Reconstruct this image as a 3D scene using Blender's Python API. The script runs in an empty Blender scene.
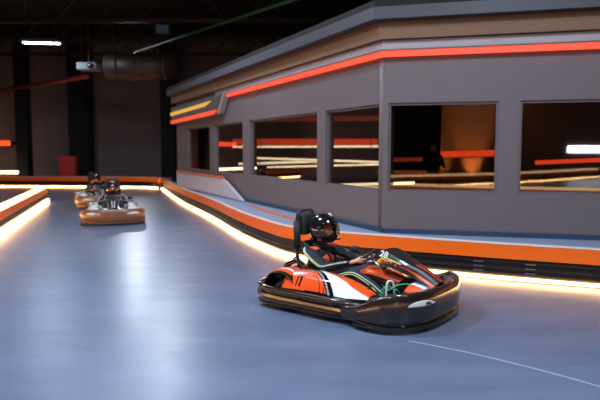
import bpy, bmesh, math, random
from mathutils import Vector, Matrix
random.seed(4)
S = bpy.context.scene
COL = S.collection
PI = math.pi

# ------------------------------------------------------------ materials
MATS = {}
def mat(name, col, rough=.5, metal=0., emit=None, es=0., coat=0., noise=0., nscale=8., bump=0., spec=.5, alpha=1.):
    m = bpy.data.materials.new(name); m.use_nodes = True
    nt = m.node_tree; b = nt.nodes['Principled BSDF']
    b.inputs['Base Color'].default_value = (*col, 1)
    b.inputs['Roughness'].default_value = rough
    b.inputs['Metallic'].default_value = metal
    b.inputs['Coat Weight'].default_value = coat
    b.inputs['Coat Roughness'].default_value = .08
    b.inputs['Specular IOR Level'].default_value = spec
    if emit:
        b.inputs['Emission Color'].default_value = (*emit, 1)
        b.inputs['Emission Strength'].default_value = es
    if noise or bump:
        tc = nt.nodes.new('ShaderNodeTexCoord'); n = nt.nodes.new('ShaderNodeTexNoise')
        n.inputs['Scale'].default_value = nscale; n.inputs['Detail'].default_value = 4
        nt.links.new(tc.outputs['Object'], n.inputs['Vector'])
        if noise:
            mx = nt.nodes.new('ShaderNodeMix'); mx.data_type = 'RGBA'
            mx.inputs[6].default_value = (*[c*(1-noise) for c in col], 1)
            mx.inputs[7].default_value = (*[min(1, c*(1+noise)) for c in col], 1)
            nt.links.new(n.outputs['Fac'], mx.inputs[0]); nt.links.new(mx.outputs[2], b.inputs['Base Color'])
        if bump:
            bp = nt.nodes.new('ShaderNodeBump'); bp.inputs['Strength'].default_value = bump
            bp.inputs['Distance'].default_value = .01
            nt.links.new(n.outputs['Fac'], bp.inputs['Height']); nt.links.new(bp.outputs['Normal'], b.inputs['Normal'])
    MATS[name] = m
    return m

M = {}
M['black_plastic'] = mat('black_plastic', (.022,.013,.008), .22, noise=.3, nscale=20, coat=.7)
M['black_gloss'] = mat('black_gloss', (.006,.006,.007), .12, coat=1)
M['black_matte'] = mat('black_matte', (.01,.01,.011), .7, noise=.2)
M['orange'] = mat('kart_orange', (.86,.09,.012), .28, coat=.5, noise=.06)
M['white'] = mat('kart_white', (.78,.77,.76), .3, coat=.5, noise=.04)
M['yellow'] = mat('kart_yellow', (.85,.75,.05), .3, coat=.4, noise=.05)
M['slate'] = mat('kart_slate', (.03,.045,.07), .3, coat=.5, noise=.1)
M['blue'] = mat('kart_blue', (.05,.16,.42), .3, coat=.5, noise=.1)
M['grey'] = mat('kart_grey', (.33,.36,.42), .3, coat=.5, noise=.08)
M['rubber'] = mat('tyre_rubber', (.02,.02,.022), .75, noise=.3, nscale=30, bump=.3)
M['steel'] = mat('steel', (.55,.55,.56), .3, 1., noise=.08)
M['rim'] = mat('rim_alloy', (.25,.25,.27), .4, .9, noise=.1)
M['frame'] = mat('frame_paint', (.02,.02,.02), .35, noise=.2)
M['seat'] = mat('seat_shell', (.02,.02,.022), .5, noise=.2, bump=.1)
M['green'] = mat('green_cord', (.02,.38,.16), .5, noise=.1)
M['shoe'] = mat('shoe_fabric', (.16,.17,.2), .8, noise=.2, bump=.2)
M['sole'] = mat('shoe_sole', (.6,.6,.6), .6, noise=.08)
M['suit'] = mat('suit_black', (.010,.012,.018), .75, noise=.4, nscale=25, bump=.5)
M['trouser'] = mat('trouser_navy', (.018,.026,.045), .85, noise=.4, nscale=18, bump=.8)
M['skin'] = mat('skin', (.62,.33,.22), .5, noise=.06)
M['patch'] = mat('suit_orange', (.75,.08,.02), .7, noise=.1)
M['pipe_y'] = mat('piping_yellow', (.7,.8,.12), .6, noise=.05)
M['pipe_w'] = mat('piping_white', (.7,.72,.75), .6, noise=.05)
M['helmet'] = mat('helmet_black', (.008,.008,.009), .12, coat=1, noise=.1)
M['lining'] = mat('helmet_lining', (.02,.02,.02), .9, noise=.2)
M['wood'] = mat('dark_wood', (.1,.05,.03), .5, noise=.2)

def visor_mat():
    m = bpy.data.materials.new('amber_visor'); m.use_nodes = True
    nt = m.node_tree; nt.nodes.clear()
    o = nt.nodes.new('ShaderNodeOutputMaterial'); t = nt.nodes.new('ShaderNodeBsdfTransparent'); g = nt.nodes.new('ShaderNodeBsdfGlossy')
    t.inputs[0].default_value = (.95,.84,.75,1); g.inputs['Roughness'].default_value = .06
    mx = nt.nodes.new('ShaderNodeMixShader'); f = nt.nodes.new('ShaderNodeLayerWeight'); f.inputs[0].default_value = .25
    mr = nt.nodes.new('ShaderNodeMapRange'); mr.inputs[3].default_value = .05; mr.inputs[4].default_value = .6
    nt.links.new(f.outputs[1], mr.inputs[0]); nt.links.new(mr.outputs[0], mx.inputs[0]); nt.links.new(t.outputs[0], mx.inputs[1]); nt.links.new(g.outputs[0], mx.inputs[2])
    nt.links.new(mx.outputs[0], o.inputs[0]); return m
M['visor'] = visor_mat()

def glass_mat():
    m = bpy.data.materials.new('tinted_window_glass'); m.use_nodes = True
    nt = m.node_tree; nt.nodes.clear()
    o = nt.nodes.new('ShaderNodeOutputMaterial'); t = nt.nodes.new('ShaderNodeBsdfTransparent'); g = nt.nodes.new('ShaderNodeBsdfGlossy')
    t.inputs[0].default_value = (.62,.6,.58,1); g.inputs['Roughness'].default_value = .02
    g.inputs['Color'].default_value = (1,.97,.94,1)
    mx = nt.nodes.new('ShaderNodeMixShader'); f = nt.nodes.new('ShaderNodeLayerWeight'); f.inputs[0].default_value = .25
    mr = nt.nodes.new('ShaderNodeMapRange'); mr.inputs[3].default_value = .10; mr.inputs[4].default_value = .9
    nt.links.new(f.outputs[1], mr.inputs[0]); nt.links.new(mr.outputs[0], mx.inputs[0]); nt.links.new(t.outputs[0], mx.inputs[1]); nt.links.new(g.outputs[0], mx.inputs[2])
    nt.links.new(mx.outputs[0], o.inputs[0]); return m
M['glass'] = glass_mat()

def emis(name, col, s):
    return mat(name, (.02,.02,.02), .5, emit=col, es=s)
M['led_warm'] = emis('led_warm_white', (1,.52,.20), 22)
M['led_warm_top'] = emis('led_warm_white_rail', (1,.62,.30), 3.2)
M['led_red'] = emis('led_red_orange', (1,.075,.022), 1.25)
M['led_yellow'] = emis('led_amber', (1,.55,.08), .8)
M['led_panel'] = emis('led_panel_soft', (.75,.6,.66), .06)
M['led_cool'] = emis('lamp_cool_white', (.75,.85,1), 40)
M['neon_orange'] = emis('neon_orange', (1,.07,.015), 1.8)
M['neon_dim'] = emis('neon_orange_dim', (1,.12,.03), .35)
M['neon_white'] = emis('neon_warm_white', (1,.8,.5), 5)
M['up_glow'] = emis('uplight_lamp', (1,.5,.15), 30)

# setting
M['wall_grey'] = mat('cladding_grey', (.148,.120,.128), .55, noise=.06, nscale=3)
M['wall_tan'] = mat('fascia_tan', (.20,.10,.05), .6, noise=.08, nscale=3)
M['wall_lilac'] = mat('fascia_lilac', (.42,.36,.38), .55, noise=.05, nscale=3)
M['roof_grey'] = mat('roof_edge_grey', (.06,.06,.075), .5, noise=.1, nscale=3)
M['mullion'] = mat('mullion_grey', (.14,.115,.12), .5, noise=.06)
M['b_orange'] = mat('barrier_orange', (1,.15,.004), .4, noise=.05, nscale=2)
M['b_black'] = mat('barrier_black', (.014,.012,.011), .35, noise=.3, nscale=6)
M['b_white'] = mat('barrier_white_edge', (.8,.74,.68), .4, noise=.05)
M['b_top'] = mat('barrier_top_blue_grey', (.27,.33,.45), .4, noise=.06, nscale=3)
M['b_navy'] = mat('barrier_navy', (.03,.05,.10), .45, noise=.1)
M['b_stripe'] = mat('barrier_top_orange', (.75,.16,.05), .4, noise=.06)
M['b_lilac'] = mat('panel_lilac', (.62,.56,.62), .5, noise=.05, nscale=2)
M['hall_wall'] = mat('hall_wall_brown', (.30,.21,.20), .8, noise=.15, nscale=.6)
M['hall_dark'] = mat('hall_dark', (.012,.010,.010), .85, noise=.3, nscale=1)
M['ceil'] = mat('ceiling_dark', (.02,.014,.012), .9, noise=.4, nscale=.7)
M['int_wall'] = mat('interior_wall', (.035,.032,.036), .6, noise=.2, nscale=2)
M['int_brown'] = mat('interior_brown', (.16,.08,.045), .6, noise=.15, nscale=4)
M['int_floor'] = mat('interior_floor', (.04,.035,.03), .3, noise=.2)
M['red'] = mat('red_paint', (.8,.06,.045), .4, noise=.1)
M['green_pipe'] = mat('green_pipe_paint', (.015,.09,.025), .5, noise=.1)
M['red_pipe'] = mat('red_pipe_paint', (.35,.04,.02), .5, noise=.1)
M['duct'] = mat('duct_brown', (.05,.028,.018), .5, .3, noise=.2)
M['housing'] = mat('lamp_housing', (.14,.16,.18), .5, noise=.1)
M['scuff'] = mat('floor_scuff', (.36,.40,.48), .5, noise=.2, nscale=10)

def floor_mat():
    m = bpy.data.materials.new('track_floor'); m.use_nodes = True
    nt = m.node_tree; b = nt.nodes['Principled BSDF']; L = nt.links.new
    tc = nt.nodes.new('ShaderNodeTexCoord'); mp = nt.nodes.new('ShaderNodeMapping')
    mp.inputs['Rotation'].default_value = (0,0,.5); mp.inputs['Scale'].default_value = (.5,1.6,1)
    n = nt.nodes.new('ShaderNodeTexNoise'); n.inputs['Scale'].default_value = 1.1; n.inputs['Detail'].default_value = 6; n.inputs['Roughness'].default_value = .6
    r = nt.nodes.new('ShaderNodeValToRGB')
    r.color_ramp.elements[0].position = .3; r.color_ramp.elements[0].color = (.085,.112,.175,1)
    r.color_ramp.elements[1].position = .72; r.color_ramp.elements[1].color = (.13,.168,.255,1)
    L(tc.outputs['Object'], mp.inputs[0]); L(mp.outputs[0], n.inputs['Vector']); L(n.outputs['Fac'], r.inputs[0]); L(r.outputs[0], b.inputs['Base Color'])
    n2 = nt.nodes.new('ShaderNodeTexNoise'); n2.inputs['Scale'].default_value = 4; n2.inputs['Detail'].default_value = 3
    L(mp.outputs[0], n2.inputs['Vector'])
    mr = nt.nodes.new('ShaderNodeMapRange'); mr.inputs[3].default_value = .25; mr.inputs[4].default_value = .40
    L(n2.outputs['Fac'], mr.inputs[0]); L(mr.outputs[0], b.inputs['Roughness'])
    return m
M['floor'] = floor_mat()

# ------------------------------------------------------------ mesh helpers
def link(me, name, mats, parent=None, smooth=True):
    o = bpy.data.objects.new(name, me); COL.objects.link(o)
    if not isinstance(mats, (list, tuple)): mats = [mats]
    for m in mats: me.materials.append(m)
    if smooth:
        me.polygons.foreach_set('use_smooth', [True]*len(me.polygons))
    if parent: o.parent = parent
    return o
def obj(name, bm, mats, parent=None, smooth=False, angle=None):
    me = bpy.data.meshes.new(name)
    bmesh.ops.recalc_face_normals(bm, faces=bm.faces[:])
    if angle is not None:
        for e in bm.edges:
            if len(e.link_faces) == 2 and e.calc_face_angle(0) > angle: e.smooth = False
        smooth = True
    bm.to_mesh(me); bm.free()
    return link(me, name, mats, parent, smooth)
def tag(o, label=None, cat=None, group=None, kind=None):
    if label: o['label'] = label
    if cat: o['category'] = cat
    if group: o['group'] = group
    if kind: o['kind'] = kind
    return o
def empty(name, loc=(0,0,0), rz=0, **k):
    o = bpy.data.objects.new(name, None); COL.objects.link(o); o.location = loc; o.rotation_euler = (0,0,rz); o.empty_display_size = .1
    return tag(o, **k)
def box(bm, c, s, rz=0, mi=0, bev=0, rot=None):
    R = rot if rot is not None else Matrix.Rotation(rz, 4, 'Z')
    r = bmesh.ops.create_cube(bm, size=1, matrix=Matrix.Translation(c) @ R @ Matrix.Diagonal((*s, 1)))
    vs = r['verts']; fs = {f for v in vs for f in v.link_faces}
    for f in fs: f.material_index = mi
    if bev:
        es = list({e for v in vs for e in v.link_edges})
        bmesh.ops.bevel(bm, geom=es, offset=bev, segments=2, affect='EDGES', profile=.5)
def catmull(pts, n=6):
    pts = [Vector(p) for p in pts]
    if len(pts) < 3: return pts
    P = [pts[0]*2-pts[1]] + pts + [pts[-1]*2-pts[-2]]; out = []
    for i in range(1, len(P)-2):
        a,b,c,d = P[i-1:i+3]
        for k in range(n):
            t = k/n
            out.append(.5*((2*b)+(c-a)*t+(2*a-5*b+4*c-d)*t*t+(3*b-3*c+d-a)*t**3))
    out.append(pts[-1]); return out
def grid(bm, rings, closed=True, caps=True, mi=0, fn=None):
    vr = [[bm.verts.new(p) for p in r] for r in rings]
    n = len(vr[0])
    for i in range(len(vr)-1):
        for j in range(n if closed else n-1):
            k = (j+1) % n
            try:
                f = bm.faces.new((vr[i][j], vr[i][k], vr[i+1][k], vr[i+1][j]))
                f.material_index = fn((i+.5)/(len(vr)-1), (j+.5)/(n if closed else n-1)) if fn else mi
            except ValueError: pass
    if caps and closed:
        for r in (vr[0], vr[-1]):
            try: f = bm.faces.new(r); f.material_index = mi
            except ValueError: pass
    return vr
def tube(bm, pts, r, seg=10, mi=0, smooth=0, closed=False):
    pts = catmull(pts, smooth) if smooth else [Vector(p) for p in pts]
    N = len(pts); rings = []; up = None
    for i, p in enumerate(pts):
        if closed: t = (pts[(i+1) % N]-pts[i-1]).normalized()
        else: t = (pts[min(i+1, N-1)]-pts[max(i-1, 0)]).normalized()
        if up is None:
            up = t.orthogonal().normalized()
        up = (up - t*up.dot(t)).normalized(); sd = t.cross(up)
        rr = r[min(int(i/(N-1)*(len(r)-1)+.5), len(r)-1)] if isinstance(r, (list, tuple)) else r
        rings.append([p + (up*math.cos(a)+sd*math.sin(a))*rr for a in [2*PI*k/seg for k in range(seg)]])
    if closed: rings.append(rings[0])
    grid(bm, rings, caps=not closed, mi=mi)
    if closed: bmesh.ops.remove_doubles(bm, verts=bm.verts[:], dist=1e-5)
def lathe(bm, prof, c, axis='Z', seg=32, mi=0):
    rings = []
    for r, h in prof:
        ring = []
        for k in range(seg):
            a = 2*PI*k/seg; x, y = r*math.cos(a), r*math.sin(a)
            v = {'Z': (x,y,h), 'Y': (x,h,y), 'X': (h,x,y)}[axis]
            ring.append(Vector(c)+Vector(v))
        rings.append(ring)
    grid(bm, rings, mi=mi)
def prism(bm, outline, z0, z1, mi=0, top_mi=None):
    b = [bm.verts.new((x,y,z0)) for x,y in outline]; t = [bm.verts.new((x,y,z1)) for x,y in outline]; n = len(b)
    for i in range(n):
        f = bm.faces.new((b[i], b[(i+1)%n], t[(i+1)%n], t[i])); f.material_index = mi
    f = bm.faces.new(b); f.material_index = mi
    f = bm.faces.new(t); f.material_index = mi if top_mi is None else top_mi
def copy_tree(o, parent=None, mmap=None):
    c = o.copy(); COL.objects.link(c); c.parent = parent
    if mmap and o.type == 'MESH':
        for i, sl in enumerate(c.material_slots):
            m = sl.material
            if m and m.name in mmap:
                sl.link = 'OBJECT'; sl.material = mmap[m.name]
    for ch in list(o.children): copy_tree(ch, c, mmap)
    return c
def text_mesh(s, size, ext=.001):
    cu = bpy.data.curves.new('lettering', 'FONT'); cu.body = s; cu.size = size; cu.extrude = ext; cu.align_x = 'CENTER'; cu.align_y = 'CENTER'; cu.offset = size*.02
    o = bpy.data.objects.new('tmp', cu); COL.objects.link(o)
    bpy.context.view_layer.update()
    me = bpy.data.meshes.new_from_object(o.evaluated_get(bpy.context.evaluated_depsgraph_get()))
    bpy.data.objects.remove(o); return me

# ------------------------------------------------------------ the hall
bm = bmesh.new(); box(bm, (0,2,-.05), (44,64,.1)); tag(obj('floor', bm, M['floor']), kind='structure')
bm = bmesh.new(); box(bm, (0,2,8.05), (44,64,.1)); tag(obj('ceiling', bm, M['ceil']), kind='structure')
bm = bmesh.new(); box(bm, (0,32.6,4), (44,.2,8)); tag(obj('wall_back', bm, M['hall_wall']), kind='structure')
bm = bmesh.new(); box(bm, (-21,2,4), (.2,61,8)); tag(obj('wall_left', bm, M['hall_wall']), kind='structure')
bm = bmesh.new(); box(bm, (21,2,4), (.2,61,8)); tag(obj('wall_right', bm, M['hall_dark']), kind='structure')
bm = bmesh.new(); box(bm, (0,-29.6,4), (44,.2,8)); tag(obj('wall_front', bm, M['hall_dark']), kind='structure')

# barrier builder: path of floor points, outward side = track side (LED side)
def offset_path(pts, d):
    out = []
    for i, p in enumerate(pts):
        t = (pts[min(i+1, len(pts)-1)]-pts[max(i-1, 0)]); t.z = 0; t.normalize()
        out.append(Vector((p.x+t.y*d, p.y-t.x*d, 0)))
    return out
def band(bm, pts, o0, o1, z0, z1, mi=0):
    a = offset_path(pts, o0); b = offset_path(pts, o1)
    grid(bm, [[(p.x,p.y,z0), (q.x,q.y,z0), (q.x,q.y,z1), (p.x,p.y,z1)] for p, q in zip(a, b)], mi=mi)
def barrier(name, pts, label, sign=1, led='led_warm', smooth=5, wide=.45, toprail=False, lh=.058, bolts=(), group='LED-lit track barriers'):
    """track side is to the right of travel when sign=+1"""
    P = catmull([(x,y,0) for x,y in pts], smooth)
    root = empty(name, (0,0,0), label=label, cat='barrier', group=group)
    s = sign
    bm = bmesh.new(); band(bm, P, -.03*s, -wide*s, .0, .3)
    base = obj('plastic_base', bm, M['b_black'], root)
    bm = bmesh.new()
    for z in (.10, .18, .26): band(bm, P, -.03*s, -.005*s, z-.02, z+.005)
    obj('base_rib', bm, M['b_black'], root)
    bm = bmesh.new(); band(bm, P, 0, -wide*s, .3, .492); obj('orange_board', bm, M['b_orange'], root)
    if toprail:
        bm = bmesh.new(); band(bm, P, .01*s, -wide*s, .494, .56); obj('lit_top_rail', bm, M['led_warm_top'], root)
    else:
        bm = bmesh.new(); band(bm, P, .006*s, -.06*s, .493, .512); obj('white_edge', bm, M['b_white'], root)
        bm = bmesh.new(); band(bm, P, -.062*s, -.12*s, .493, .505); obj('orange_inlay', bm, M['b_stripe'], root)
        bm = bmesh.new(); band(bm, P, -.122*s, -wide*s, .493, .503); obj('top_board', bm, M['b_top'], root)
    bm = bmesh.new(); band(bm, P, .035*s, -.01*s, lh-.034 if lh < .1 else .02, lh); obj('light_strip', bm, M[led], root)
    for (bx, by, rz) in bolts:
        bm = bmesh.new()
        for z in (.25,.19,.13): box(bm, (bx,by,z), (.13,.02,.012), rz)
        tag(obj('steel_strap', bm, M['steel'], root), label='short steel straps on the black base')
    return root

outer = [(-20.3,28.2),(-14.24,27.64),(-7.86,26.95),(-6.5,26.4),(-5.9,25.2),(-3.93,19.25),(-2.32,14.97),(-1.23,11.81),(-.53,10.13),(-.1,9.4),(.7,8.75),(2.24,7.95),(3.04,7.58),(3.79,7.25),(6,6.3),(10,4.7),(20.4,0.8)]
barrier('track_barrier', outer[:4]+[(-6.15,25.9)], 'far straight run of orange and black barrier in front of the back wall', sign=1)
barrier('track_barrier', [(-6.15,25.9)]+outer[4:11], 'long curving orange and black barrier from the far corner down to behind the driver', sign=1, smooth=6, wide=.17)
barrier('track_barrier', outer[10:], 'orange and black barrier running to the right edge behind the foreground kart, with steel straps', sign=1, wide=.17,
        bolts=[(3.02,7.545,-.43),(2.42,7.815,-.46)])
barrier('track_barrier', [(-8.5,19.6),(-6.13,11.81),(-3.9,4.4),(-3.2,2.0)], 'straight barrier at the left edge with glowing top rail, ending beside the distant karts', sign=-1, wide=.20, toprail=True, smooth=3, lh=.11)
barrier('track_barrier', [(12,-13.5),(3.1,-25.2),(-.4,-15.5),(-6,-7.5),(-14,-4)][1:], 'barrier behind the viewer reflected as bright lines in the windows', sign=1, toprail=True)
barrier('track_barrier', [(9,-3.6),(3,-2.6),(-3,-2.4),(-9,-3.2)], 'nearest barrier behind the viewer with warm strip at its foot', sign=1, toprail=True)

# ------------------------------------------------------------ building
Cx, Cy = 1.27, 8.85
dl = Vector((-.43,.903,0)).normalized(); dr = Vector((.968,-.25,0)).normalized()
C0 = Vector((Cx,Cy,0))
nl = Vector((-dl.y, dl.x, 0)); nl = -nl if nl.y > 0 else nl     # outward normals
nr = Vector((dr.y, -dr.x, 0)); nr = -nr if nr.y > 0 else nr
def wallbox(bm, d, n, t0, t1, z0, z1, o0=0., o1=-.18, mi=0):
    c = C0 + d*(t0+t1)/2 + n*(o0+o1)/2 + Vector((0,0,(z0+z1)/2))
    box(bm, c, (abs(t1-t0), abs(o1-o0), z1-z0), math.atan2(d.y, d.x), mi)
ZS, ZW, ZR = 1.12, 2.45, 3.17
RE = 8.5
# wall pieces, windows as real openings
def facade(name, d, n, tmax, openings):
    bm = bmesh.new()
    wallbox(bm, d, n, -.0, tmax, 0, ZS); wallbox(bm, d, n, -.0, tmax, ZW, 3.9)
    t = 0
    for a, b in openings:
        if a > t+.01: wallbox(bm, d, n, t, a, ZS, ZW)
        t = b
    wallbox(bm, d, n, t, tmax, ZS, ZW)
    return tag(obj(name, bm, M['wall_grey']), kind='structure')
openL = [(.06,1.90),(2.22,5.75),(6.25,8.58),(9.07,11.57)]
openR = [(.06,1.635),(1.92,5.2),(5.5,8.2)]
facade('wall_building_left', dl, nl, 13.0, openL)
facade('wall_building_right', dr, nr, RE, openR)
wi = 1
for d, n, ops in ((dl, nl, openL), (dr, nr, openR)):
    for a, b in ops:
        root = empty('window_%d' % wi, (0,0,0), kind='structure'); wi += 1
        bm = bmesh.new()
        for (t0,t1,z0,z1) in ((a,b,ZS,ZS+.035),(a,b,ZW-.035,ZW),(a,a+.035,ZS+.035,ZW-.035),(b-.035,b,ZS+.035,ZW-.035)):
            wallbox(bm, d, n, t0, t1, z0, z1, -.03, -.12)
        obj('window_frame', bm, M['mullion'], root)
        bm = bmesh.new(); wallbox(bm, d, n, a+.03, b-.03, ZS+.03, ZW-.03, -.06, -.07)
        obj('window_pane', bm, M['glass'], root)
# corner post
bm = bmesh.new(); tube(bm, [C0+Vector((.02,.11,0)), C0+Vector((.02,.11,3.9))], .085, 12)
tag(obj('trim_1', bm, M['mullion'], smooth=True), kind='structure')
# end wall of building far-left
E0 = C0 + dl*13.0
bm = bmesh.new(); box(bm, E0+Vector((3.5,.1,1.95)), (7,.18,3.9)); tag(obj('wall_building_end', bm, M['wall_grey']), kind='structure')

# roof band pieces
def pathband(bm, pts, n_off0, n_off1, z0, z1, mi=0):
    a, b = [], []
    for (d, n, t) in pts:
        pass
def roofpoly(o, tl=13.2, tr=RE):
    """offset outline of both facades by o outward, corner mitred"""
    A = C0 + dl*tl + nl*o; B = C0 + dr*tr + nr*o
    # mitre
    m = (nl+nr).normalized(); k = o/m.dot(nl); Cc = C0 + m*k
    return [A, Cc, B]
def roofband(name, o, z0, z1, mt, tl=13.2, thick=.05, o2=None, kind='structure'):
    bm = bmesh.new(); P = roofpoly(o, tl); Q = roofpoly(o-thick if o2 is None else o2, tl)
    grid(bm, [[(p.x,p.y,z0),(q.x,q.y,z0),(q.x,q.y,z1),(p.x,p.y,z1)] for p,q in zip(P,Q)])
    return tag(obj(name, bm, mt), kind=kind)
roofband('trim_2', .06, 3.2, 3.36, M['wall_lilac'], o2=.0, tl=8.3)
roofband('trim_3', .14, 3.37, 3.62, M['wall_tan'], o2=.0)
roofband('trim_4', .30, 3.63, 3.80, M['roof_grey'], o2=-.4)
# roof slab
bm = bmesh.new(); P = roofpoly(.28)
prism(bm, [(p.x,p.y) for p in P]+[(18,14),(6,21)], 3.80, 3.9); tag(obj('ceiling_building_roof', bm, M['hall_dark']), kind='structure')
# red light line along the fascia (jogs down at the far end)
def lineled(name, mt, d, n, pts, w, o, label, cat='light strip', group=None):
    bm = bmesh.new()
    for (t0,z0),(t1,z1) in zip(pts[:-1], pts[1:]):
        a = C0+d*t0+n*o; b = C0+d*t1+n*o
        tt = n*.02
        rings = []
        for (p,z) in ((a,z0),(b,z1)):
            rings.append([p+Vector((0,0,z-w/2))-tt, p+Vector((0,0,z-w/2))+tt, p+Vector((0,0,z+w/2))+tt, p+Vector((0,0,z+w/2))-tt])
        grid(bm, rings)
    return tag(obj(name, bm, mt), label, cat, group)
root = empty('roof_light_line', (0,0,0), label='glowing red-orange line running under the roof edge of the grey building', cat='light strip')
bm = bmesh.new(); P = roofpoly(.10, 8.15); Q = roofpoly(.05, 8.15)
grid(bm, [[(p.x,p.y,z0),(q.x,q.y,z0),(q.x,q.y,z1),(p.x,p.y,z1)] for p,q,z0,z1 in zip(P,Q,(3.12,)*3,(3.205,)*3)])
obj('light_tube', bm, M['led_red'], root)
bm = bmesh.new(); P = roofpoly(.12, 8.15); Q = roofpoly(.0, 8.15)
grid(bm, [[(p.x,p.y,z0),(q.x,q.y,z0),(q.x,q.y,z1),(p.x,p.y,z1)] for p,q,z0,z1 in zip(P,Q,(3.207,)*3,(3.225,)*3)])
obj('channel', bm, M['mullion'], root)
# sign box at the far end
def slab(bm, d, n, poly, o0, o1, mi=0):
    A = [C0+d*t+n*o0+Vector((0,0,z)) for t,z in poly]; B = [C0+d*t+n*o1+Vector((0,0,z)) for t,z in poly]
    va = [bm.verts.new(p) for p in A]; vb = [bm.verts.new(p) for p in B]; k = len(va)
    for i in range(k):
        f = bm.faces.new((va[i],va[(i+1)%k],vb[(i+1)%k],vb[i])); f.material_index = mi
    bm.faces.new(va).material_index = mi; bm.faces.new(vb).material_index = mi
sg = empty('fascia_sign_box', (0,0,0), label='pale sign box with amber and red bars at the far end of the roof edge', cat='sign')
bm = bmesh.new(); slab(bm, dl, nl, [(7.2,3.22),(13.1,3.22),(13.1,2.66),(7.75,2.72)], .02, .16); obj('sign_panel', bm, M['led_panel'], sg)
bm = bmesh.new(); slab(bm, dl, nl, [(8.3,3.10),(8.9,2.99),(13.0,2.93),(13.1,3.04)], .165, .20); obj('amber_light_bar', bm, M['led_yellow'], sg)
bm = bmesh.new(); slab(bm, dl, nl, [(7.75,2.83),(8.1,2.72),(13.0,2.66),(13.1,2.76)], .165, .20); obj('red_light_bar', bm, M['led_red'], sg)
bm = bmesh.new(); slab(bm, dl, nl, [(7.1,3.22),(7.2,3.22),(7.75,2.72),(7.62,2.72)], .02, .18); obj('pink_end_cap', bm, M['wall_lilac'], sg)

# raised lilac panel in front of the facade
pn = empty('lilac_panel', (0,0,0), label='pale lilac upstand panel with orange top edge below the far windows', cat='panel')
bm = bmesh.new(); slab(bm, dl, nl, [(5.9,.515),(12.5,.515),(12.5,1.0),(7.6,1.0),(7.2,.93)], .08, .15); obj('face_board', bm, M['b_lilac'], pn)
bm = bmesh.new(); slab(bm, dl, nl, [(7.5,1.0),(12.5,1.0),(12.5,1.05),(7.5,1.05)], .06, .17); obj('orange_top_edge', bm, M['b_stripe'], pn)

# platform between barrier and facade
Pb = offset_path(catmull([(x,y,0) for x,y in outer], 5), -.172)
front = [p for p in Pb if p.y < 17.5 and p.x < 9.3]
bm = bmesh.new()
outl = [(p.x,p.y) for p in front] + [(C0+dr*RE).to_2d()[:], (C0).to_2d()[:], (C0+dl*9.9).to_2d()[:]]
prism(bm, outl, .0, .49); tag(obj('floor_platform', bm, M['b_top']), kind='structure')
bm = bmesh.new()
for p0, p1, n, d, a, b in ((0,0,nl,dl,0,6.5),(0,0,nr,dr,0,RE)):
    slab(bm, d, n, [(a,.49),(b,.49),(b,.56),(a,.56)], .0, .03)
tag(obj('baseboard_building', bm, M['b_navy']), kind='structure')
root = empty('platform_stripe', (0,0,0), label='orange stripe inlaid in the blue-grey platform beside the building', cat='stripe')
Ps = [p for p in offset_path(catmull([(x,y,0) for x,y in outer], 5), -.50) if p.y < 13.5 and p.y > 9.6]
bm = bmesh.new(); band(bm, Ps, 0, -.14, .491, .497); obj('stripe_inlay', bm, M['b_stripe'], root)

# building interior ---------------------------------------------------------
bm = bmesh.new()
prism(bm, [((C0-nl*.2+dl*12.8).to_2d()[:]), ((C0-nl*.2-nr*.2).to_2d()[:]), ((C0-nr*.2+dr*8.3).to_2d()[:]), (14,15), (10,20.3)], .5, .52)
tag(obj('floor_building', bm, M['int_floor']), kind='structure')
bm = bmesh.new(); box(bm, (4.6,20.4,1.9), (17,.1,3.7)); pass
tag(obj('wall_interior_back', bm, M['int_wall']), kind='structure')
bm = bmesh.new(); box(bm, (8.0,14.4,1.9), (11.5,.1,3.7)); tag(obj('wall_interior_brown', bm, M['int_brown']), kind='structure')
bm = bmesh.new(); box(bm, (2.32,12.1,1.9), (1.15,.1,3.7)); tag(obj('wall_interior_grey', bm, M['int_wall']), kind='structure')
# brown curtain in the far window
bm = bmesh.new()
rr = []
a = C0+dl*8.9-nl*.6; b = C0+dl*12.5-nl*.6
for i in range(81):
    p = a.lerp(b, i/80)-nl*(.05*math.sin(i*.9))
    rr.append([p+Vector((0,0,.52)), p+Vector((0,0,3.2)), p-nl*.02+Vector((0,0,3.2)), p-nl*.02+Vector((0,0,.52))])
grid(bm, rr); tag(obj('curtain', bm, M['int_brown'], smooth=True), 'brown pleated curtain inside the farthest window', 'curtain')
def glow_bar(p0, p1, h, mt, label, grp='interior light bars'):
    p0, p1 = Vector(p0), Vector(p1)
    root = empty('window_glow_bar', (0,0,0), label=label, cat='light bar', group=grp)
    bm = bmesh.new(); d = (p1-p0); c = (p0+p1)/2
    q = d.to_track_quat('X','Z').to_matrix().to_4x4()
    box(bm, c, (d.length,.05,h), rot=q); obj('diffuser', bm, M[mt], root)
    bm = bmesh.new(); box(bm, c+Vector((0,.05,0)), (d.length+.04,.04,h+.03), rot=q); obj('housing', bm, M['black_matte'], root)
    for f in (.06,.94):
        p = p0.lerp(p1, f); bm = bmesh.new(); box(bm, (p.x,p.y+.05,(p.z+.52)/2), (.03,.03,p.z-.52)); obj('post', bm, M['black_matte'], root)
def pz(px, py, y):   # height / x of a sight line at depth y (used only to read plan positions from the photo)
    return ((px-300)/583*y, 1.75-(py-150)/583*y)
glow_bar((-3.0,19.6,2.02), (2.6,19.6,2.02), .20, 'neon_orange', 'thick orange-red glowing bar added as a reflection in the long side windows')  # side-window bars are added to stand in for barrier reflections in the glass
glow_bar((-3.0,19.5,1.85), (2.6,19.5,1.87), .07, 'neon_white', 'thin white glowing bar added as a reflection right beneath the thick orange-red one')
glow_bar((-1.5,18.6,2.72), (2.5,18.6,2.75), .16, 'neon_dim', 'dim orange glowing bar added as a reflection high in the long side windows')
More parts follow.
